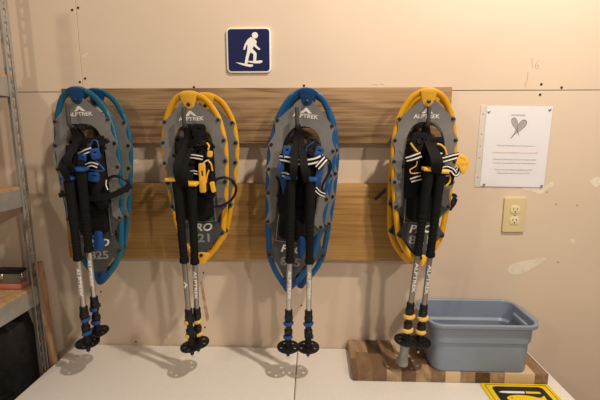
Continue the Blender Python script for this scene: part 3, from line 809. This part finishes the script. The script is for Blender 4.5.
# ------------------------------------------------------------------ outlet
c = P(513.6, 214.6, 0)
rooto = thing('wall_outlet', 'ivory duplex electrical outlet on the wall below the notice', 'outlet', Matrix.Translation((c.x, 0, c.z)))
ow = abs(P(524.3,214,0).x-P(503.3,214,0).x); oh = P(514,198,0).z-P(514,231.5,0).z
b = plate([rrect(ow, oh, .003)], .0035, .0022); obj('faceplate', move(b, (0,-.004,0)), 'ivory', rooto)
for s in (-1, 1):
    lp = [(x, z+s*.0195) for x, z in [(.0165*math.cos(a), max(-.0135, min(.0135, .0172*math.sin(a)))) for a in [2*PI*i/28 for i in range(28)]]]
    rc = obj('receptacle', move(plate([lp], .002, .0006), (0,-.0085,0)), 'ivory2', rooto)
    for x, z, h in ((-.0062,.003,.0085),(.0062,.003,.007)):
        b = BM(); box(b, (x,-.0101,s*.0195+z), (.0022,.0006,h)); obj('socket_slot', b, 'slot', rc, False)
    obj('ground_hole', move(plate([disc(0, s*.0195-.0075, .0028, 10)], .0006), (0,-.0101,0)), 'slot', rc, False)
b = BM(); lathe(b, [(.0032,.0075),(.0034,.009),(.002,.0096)], 12, Matrix.Rotation(PI/2, 4, 'X')); obj('plate_screw', b, 'steel', rooto)

# ------------------------------------------------------------------ table
tx0, tx1 = T(75,345,TABLE_Z).x, T(533,355.5,TABLE_Z).x
e0, e1 = T(14.6,399,TABLE_Z).x, T(575.5,400,TABLE_Z).x
tx0 = (tx0+e0)/2; tx1 = (tx1+e1)/2
sxm = T(296,372,TABLE_Z).x
TD = .74
roott = thing('folding_table', 'long off-white plastic folding table with a centre seam, pushed against the wall', 'table', Matrix.Translation(((tx0+tx1)/2, -TD/2-.004, 0)))
cxm = (tx0+tx1)/2
for x0, x1 in ((tx0, sxm-.001), (sxm+.001, tx1)):
    b = BM(); box(b, ((x0+x1)/2-cxm, 0, TABLE_Z-.0225), (x1-x0, TD, .045), .006, 3)
    obj('tabletop', b, 'table', roott)
for x in (tx0+.16, tx1-.16):
    b = BM()
    pts = [(x-cxm, -TD/2+.1, TABLE_Z-.047), (x-cxm, -TD/2+.08, .03), (x-cxm, -TD/2+.08, .012), (x-cxm, -TD/2+.12, .012), (x-cxm, TD/2-.12, .012), (x-cxm, TD/2-.08, .012), (x-cxm, TD/2-.08, .03), (x-cxm, TD/2-.1, TABLE_Z-.047)]
    tube(b, catmull(pts, 5), .0125, 10); obj('leg_frame', b, 'galv', roott)
    b = BM(); tube(b, [(x-cxm, 0, TABLE_Z-.047), (x-cxm, -TD/2+.095, .45)], .008, 8); tube(b, [(x-cxm, -TD/2+.095, .45), (x-cxm, TD/2-.095, .45)], .008, 8); obj('leg_brace', b, 'galv', roott)

# ------------------------------------------------------------------ chopping board
CBH = .037
zb = TABLE_Z+CBH
q = [T(349.8,339.5,zb), T(351,370.5,zb), T(544,372,zb), T(531.5,354,zb)]
for i_ in q: print('board', i_)
bx0 = (q[0].x+q[1].x)/2; bx1 = (q[2].x+q[3].x)/2
by0, by1 = q[1].y, max(min(q[0].y, -.006), -.03) if q[0].y > -.006 else q[0].y
b = BM(); box(b, (0,0,CBH/2), (bx1-bx0, by1-by0, CBH-.0004), .0025, 2)
cb = tag(obj('chopping_board', b, 'butcher'), 'thick brown end grain chopping board lying on the table under the blue tub', 'chopping board')
cb.location = ((bx0+bx1)/2, (by0+by1)/2, TABLE_Z+.0003)

# ------------------------------------------------------------------ tub
fb = [T(438,369,zb), T(531,369,zb)]
TH = .170
bk_ = [T(429,297.5,zb+TH), T(513,297.5,zb+TH)]; fr = [T(433,325.5,zb+TH), T(541,325.5,zb+TH)]
for i_ in fb+bk_+fr: print('tub', i_)
tw = (fr[1].x-fr[0].x) + .012; tcx = (fr[0].x+fr[1].x)/2
ty0 = fr[0].y; ty1 = min(bk_[0].y, -.012)
tdp = ty1-ty0; bw = fb[1].x-fb[0].x
print('tub size', tw, tdp, bw, fb[0].y, ty0)
roottub = thing('storage_tub', 'blue-grey open plastic tub standing on the chopping board', 'tub', Matrix.Translation((tcx, (ty0+ty1)/2, zb+.0004)))
rings = []
def ring(z, w, d, r): rings.append((z, w, d, r))
din = tw-bw
def at_h(f, ins=0, step=0): 
    w = bw + (tw-.022-bw)*f - 2*ins + 2*step; d = (tdp-din) + (din-.022)*f - 2*ins + 2*step; return w, d
w, d = at_h(0); ring(.000, w-.012, d-.012, .028); ring(.002, w-.004, d-.004, .030); ring(.008, w, d, .032)
w, d = at_h(.60); ring(TH*.585, w-.009, d-.009, .034); ring(TH*.615, w+.002, d+.002, .036)
w, d = at_h(.93); ring(TH*.93, w, d, .038); 
ring(TH*.93, tw-.002, tdp-.002, .042); ring(TH*.95, tw, tdp, .043); ring(TH*.99, tw, tdp, .043); ring(TH, tw-.003, tdp-.003, .042)
ring(TH, tw-.019, tdp-.019, .036); ring(TH*.985, tw-.024, tdp-.024, .035)
w, d = at_h(.63, .003); ring(TH*.63, w, d, .034); w, d = at_h(.60, .010); ring(TH*.585, w, d, .032)
w, d = at_h(0, .004); ring(.012, w, d, .030); ring(.005, w-.014, d-.014, .024)
b = BM(); vv = []
for z, w, d, r in rings: vv.append([b.verts.new((x, y, z)) for x, y in rrect(w, d, r, 6)])
K_ = len(vv[0])
for r0, r1 in zip(vv, vv[1:]):
    for k_ in range(K_): b.faces.new((r0[k_], r0[(k_+1) % K_], r1[(k_+1) % K_], r1[k_]))
b.faces.new(vv[0]); b.faces.new(vv[-1])
obj('tub_body', b, 'tub', roottub, True, 35)
for s in (-1, 1):
    b = BM(); box(b, (s*(tw/2+.003), 0, TH*.965), (.014, tdp*.5, .007), .002, 2)
    box(b, (s*(tw/2-.020), 0, TH*.80), (.012, tdp*.42, .024), .004, 2)
    obj('tub_handle', b, 'tub', roottub)

# ------------------------------------------------------------------ yellow sign lying on the table
zs = TABLE_Z+.0004
ya = T(480.5,384,zs); yb_ = T(546,384,zs); yc = T(490.5,400,zs); yd = T(561,400,zs)
for i_ in (ya,yb_,yc,yd): print('ysign', i_)
yw = yd.x-yc.x; ycx = (yc.x+yd.x)/2; yl = .30; ytop = min(ya.y, by0-.001)
roots = thing('safety_sign', 'yellow sign with black knife and fish panel lying flat before the chopping board', 'sign', Matrix.Translation((ycx, ytop-yl/2, zs)) @ Matrix.Rotation(-PI/2, 4, 'X'))
# local x right, local -y up from the table, local z away from the viewer
obj('sign_plate', move(plate([rrect(yw, yl, .006)], .0022, .0004), (0,-.0022,0)), 'signyellow', roots)
bl = plate([rrect(yw*.90, yl*.955, .006), rrect(yw*.90-.003, yl*.955-.003, .005)], .0005); obj('border_line', move(bl, (0,-.0040,0)), 'signblack', roots, False)
pnl = yw*.74
obj('black_panel', move(plate([rrect(pnl, pnl, .014, 5, 0, yl/2-.016-pnl/2)], .0005), (0,-.0040,0)), 'signblack', roots, False)
zt0 = yl/2-.016
b = plate([[(-.068,zt0-.008-.021),(-.055,zt0-.008-.016),(.012,zt0-.008-.016),(.010,zt0-.008-.026),(-.04,zt0-.008-.026),(-.06,zt0-.008-.024)]], .0005)
obj('knife_blade', move(b, (0,-.0046,0)), 'signwhite', roots, False)
b = plate([[(.016,zt0-.008-.016),(.058,zt0-.008-.017),(.060,zt0-.008-.026),(.014,zt0-.008-.026)]], .0005); obj('knife_handle', move(b, (0,-.0046,0)), 'signyellow', roots, False)
fish = catmull([(-.056,zt0-.008-.052,0),(-.045,zt0-.008-.040,0),(-.015,zt0-.008-.034,0),(.02,zt0-.008-.038,0),(.045,zt0-.008-.046,0),(.062,zt0-.008-.036,0),(.060,zt0-.008-.052,0),(.063,zt0-.008-.066,0),(.045,zt0-.008-.056,0),(.015,zt0-.008-.066,0),(-.02,zt0-.008-.070,0),(-.045,zt0-.008-.062,0)], 4, True)
obj('fish_symbol', move(plate([[(p.x,p.y) for p in fish], disc(-.040,zt0-.008-.048,.003,8)], .0005), (0,-.0046,0)), 'signyellow', roots, False)

# ------------------------------------------------------------------ shelving unit
PY = .065                                   # back post stands this far out
pT = P(6, 60, PY); pB = P(44, 352, PY); px0 = (pT.x+pB.x)/2 + .001
print('post', pT.x, pB.x)
SD, SW = .45, .75                            # depth and width of the unit
fx = px0 + .017                              # right face of the unit
zsh = [P(30,287,PY).z, P(19,188,PY).z, P(10,79,PY).z]
zsh = [P(34,287,PY).z, P(20,188,PY).z, P(9,79,PY).z]
print('shelves', zsh)
ru = thing('shelving_unit', 'galvanised slotted angle shelving unit with wooden shelves at the left edge', 'shelving unit', Matrix.Translation((fx, -PY, 0)))
PH = 2.05
def keyholes(side):                          # slot outlines of one flange
    loops = []; z = .05
    while z < PH-.04:
        loops.append([(.018+x, z+y) for x, y in [(-.0065,.010),(-.004,.014),(.004,.014),(.0065,.010),(.0065,.003),(.0035,-.004),(.0035,-.014),(-.0035,-.014),(-.0035,-.004),(-.0065,.003)]]); z += .0405
    return loops
def post(sx, y, fl):
    fw = .035
    b = plate([[(0,0),(fw,0),(fw,PH),(0,PH)]] + keyholes(0), .0022)           # flange facing the room
    xf(b, Matrix.Translation((-fw if sx > 0 else 0, 0, 0)))
    if fl > 0: pass
    c2 = plate([[(0,0),(fw,0),(fw,PH),(0,PH)]] + keyholes(0), .0022)
    xf(c2, Matrix.Translation((0, fl*0, 0)) @ Matrix.Rotation(PI/2*fl, 4, 'Z'))
    join(b, c2)
    move(b, (0 if sx > 0 else -SW, y, 0))
    obj('post', b, 'galv', ru, False)
post(1, 0, -1); post(-1, 0, -1); post(1, -SD, 1); post(-1, -SD, 1)
BHT = .060
for z in zsh + [.12]:
    b = BM()
    box(b, (-.0035, -SD/2, z-BHT/2), (.003, SD-.01, BHT), .0008, 1); obj('side_beam', b, 'galv', ru, False)
    b = BM(); box(b, (-SW+.0035, -SD/2, z-BHT/2), (.003, SD-.01, BHT), .0008, 1); obj('side_beam', b, 'galv', ru, False)
    for y in (-.0045, -SD+.0045):
        b = BM(); box(b, (-SW/2, y, z-BHT/2), (SW-.012, .003, BHT), .0008, 1); obj('long_beam', b, 'galv', ru, False)
    b = BM(); box(b, (-SW/2, -SD/2, z+.0015), (SW-.008, SD-.012, .013), .001, 1); obj('shelf_board', b, 'osb', ru, False)
# things on the shelves
z0 = zsh[0]+.0082
pc_ = P(29, 270, PY+.04)
w_ = .30; dd = .04
cx_ = fx-.03-w_/2
b = BM(); box(b, (0,0,.011), (w_, dd, .022), .007, 3)
pad = tag(obj('folded_pad', b, 'red'), 'faded red folded pad under the grey case on the middle shelf', 'pad'); pad.location = (cx_, -PY-.010-dd/2, z0)
rc_ = thing('tool_case', 'flat grey metal case with a black lid and latch on the middle shelf', 'case', Matrix.Translation((cx_, -PY-.010-dd/2, z0+.0224)))
b = BM(); box(b, (0,0,.018), (w_-.006, dd-.004, .036), .003, 2); obj('case_body', b, 'case_grey', rc_)
b = BM(); box(b, (0,0,.042), (w_+.002, dd+.002, .012), .004, 2); obj('lid', b, 'blackplastic', rc_)
for x in (-.06, .085):
    b = BM(); box(b, (x,-dd/2-.001,.026), (.018,.006,.020), .002, 1); o = obj('latch', b, 'steel', rc_)
b = BM(); box(b, (w_/2-.001,0,.026), (.006,.018,.020), .002, 1); obj('latch', b, 'steel', rc_)
# black bag below
zfl = .12+.0082
rb = thing('duffel_bag', 'bulging black nylon bag filling the dark lower shelf at left', 'bag', Matrix.Translation((fx-.317, -.214, zfl)))
b = BM(); bmesh.ops.create_icosphere(b, subdivisions=4, radius=1)
hb = (zsh[0]-BHT-.006-zfl)/.985
for v in b.verts:
    n_ = v.co.normalized(); p = 12
    s_ = (abs(n_.x)**p+abs(n_.y)**p+abs(n_.z)**p)**(-1/p)
    wv = 1+.025*math.sin(9*n_.x+4*n_.z)+.02*math.sin(11*n_.y-6*n_.z)
    v.co = Vector((n_.x*s_*.272*wv, n_.y*s_*.192*wv, max(0.0, (n_.z*s_*wv*.93+.93)/1.95*hb)))
obj('bag_body', b, 'bag', rb)
b = BM(); tube(b, catmull([(.2,-.10,hb*.55),(.262,-.06,hb*.66),(.268,.02,hb*.66),(.22,.09,hb*.55)], 6), .010, 8); obj('carry_handle', b, 'blackplastic', rb)
b = BM(); box(b, (.255,-.03,hb*.48), (.02,.05,.02), .004, 2); obj('side_buckle', b, 'blackplastic', rb)
# small jar-like thing on the upper shelf
pz = zsh[2]+.0082
rt_ = thing('spray_bottle', 'small dark green bottle with an orange band on the top shelf at the left edge', 'bottle', Matrix.Translation((fx-.036, -PY-.055, pz)))
b = BM(); lathe(b, [(.018,0),(.02,.003),(.02,.008),(.018,.0095)], 16); obj('orange_band', b, 'orange', rt_)
b = BM(); lathe(b, [(.018,.0095),(.02,.013),(.02,.034),(.012,.042),(.008,.044)], 16); obj('bottle_body', b, 'green', rt_)
# stick leaning against the wall
s0, s1 = P(55,375,.03), P(38,262,.012)
dv = (s1-s0).normalized(); s0 = s0 - dv*((s0.z-.02)/dv.z)
b = BM(); Ls = (s1-s0).length; box(b, (0,0,0), (Ls,.016,.030), .002, 1)
st = tag(obj('wooden_stick', b, 'stick'), 'bare wooden stick leaning on the wall behind the shelf post', 'stick')
st.matrix_world = Matrix.Translation((s0+s1)/2) @ dv.to_track_quat('X', 'Y').to_matrix().to_4x4()

# ------------------------------------------------------------------ light
def lamp(name, loc, power, radius, col=(1,.85,.70)):
    l = bpy.data.lights.new(name, 'POINT'); l.energy = power; l.color = col; l.shadow_soft_size = radius
    o = bpy.data.objects.new(name, l); COL.objects.link(o); o.location = loc
lamp('ceiling_lamp_right', (.68,-.92,2.85), 40, .035)
lamp('ceiling_lamp_front', (1.3,-2.3,2.45), 26, .05)
lamp('ceiling_lamp_left', (-1.5,-2.2,2.45), 11, .05)
W = bpy.data.worlds.new('room_ambient'); S.world = W; W.use_nodes = True
W.node_tree.nodes['Background'].inputs['Color'].default_value = (1,.84,.66,1)
W.node_tree.nodes['Background'].inputs['Strength'].default_value = .08
S.view_settings.view_transform = 'Standard'; S.view_settings.look = 'None'
S.view_settings.exposure = 1.46; S.view_settings.gamma = 1; S.view_settings.use_curve_mapping = False
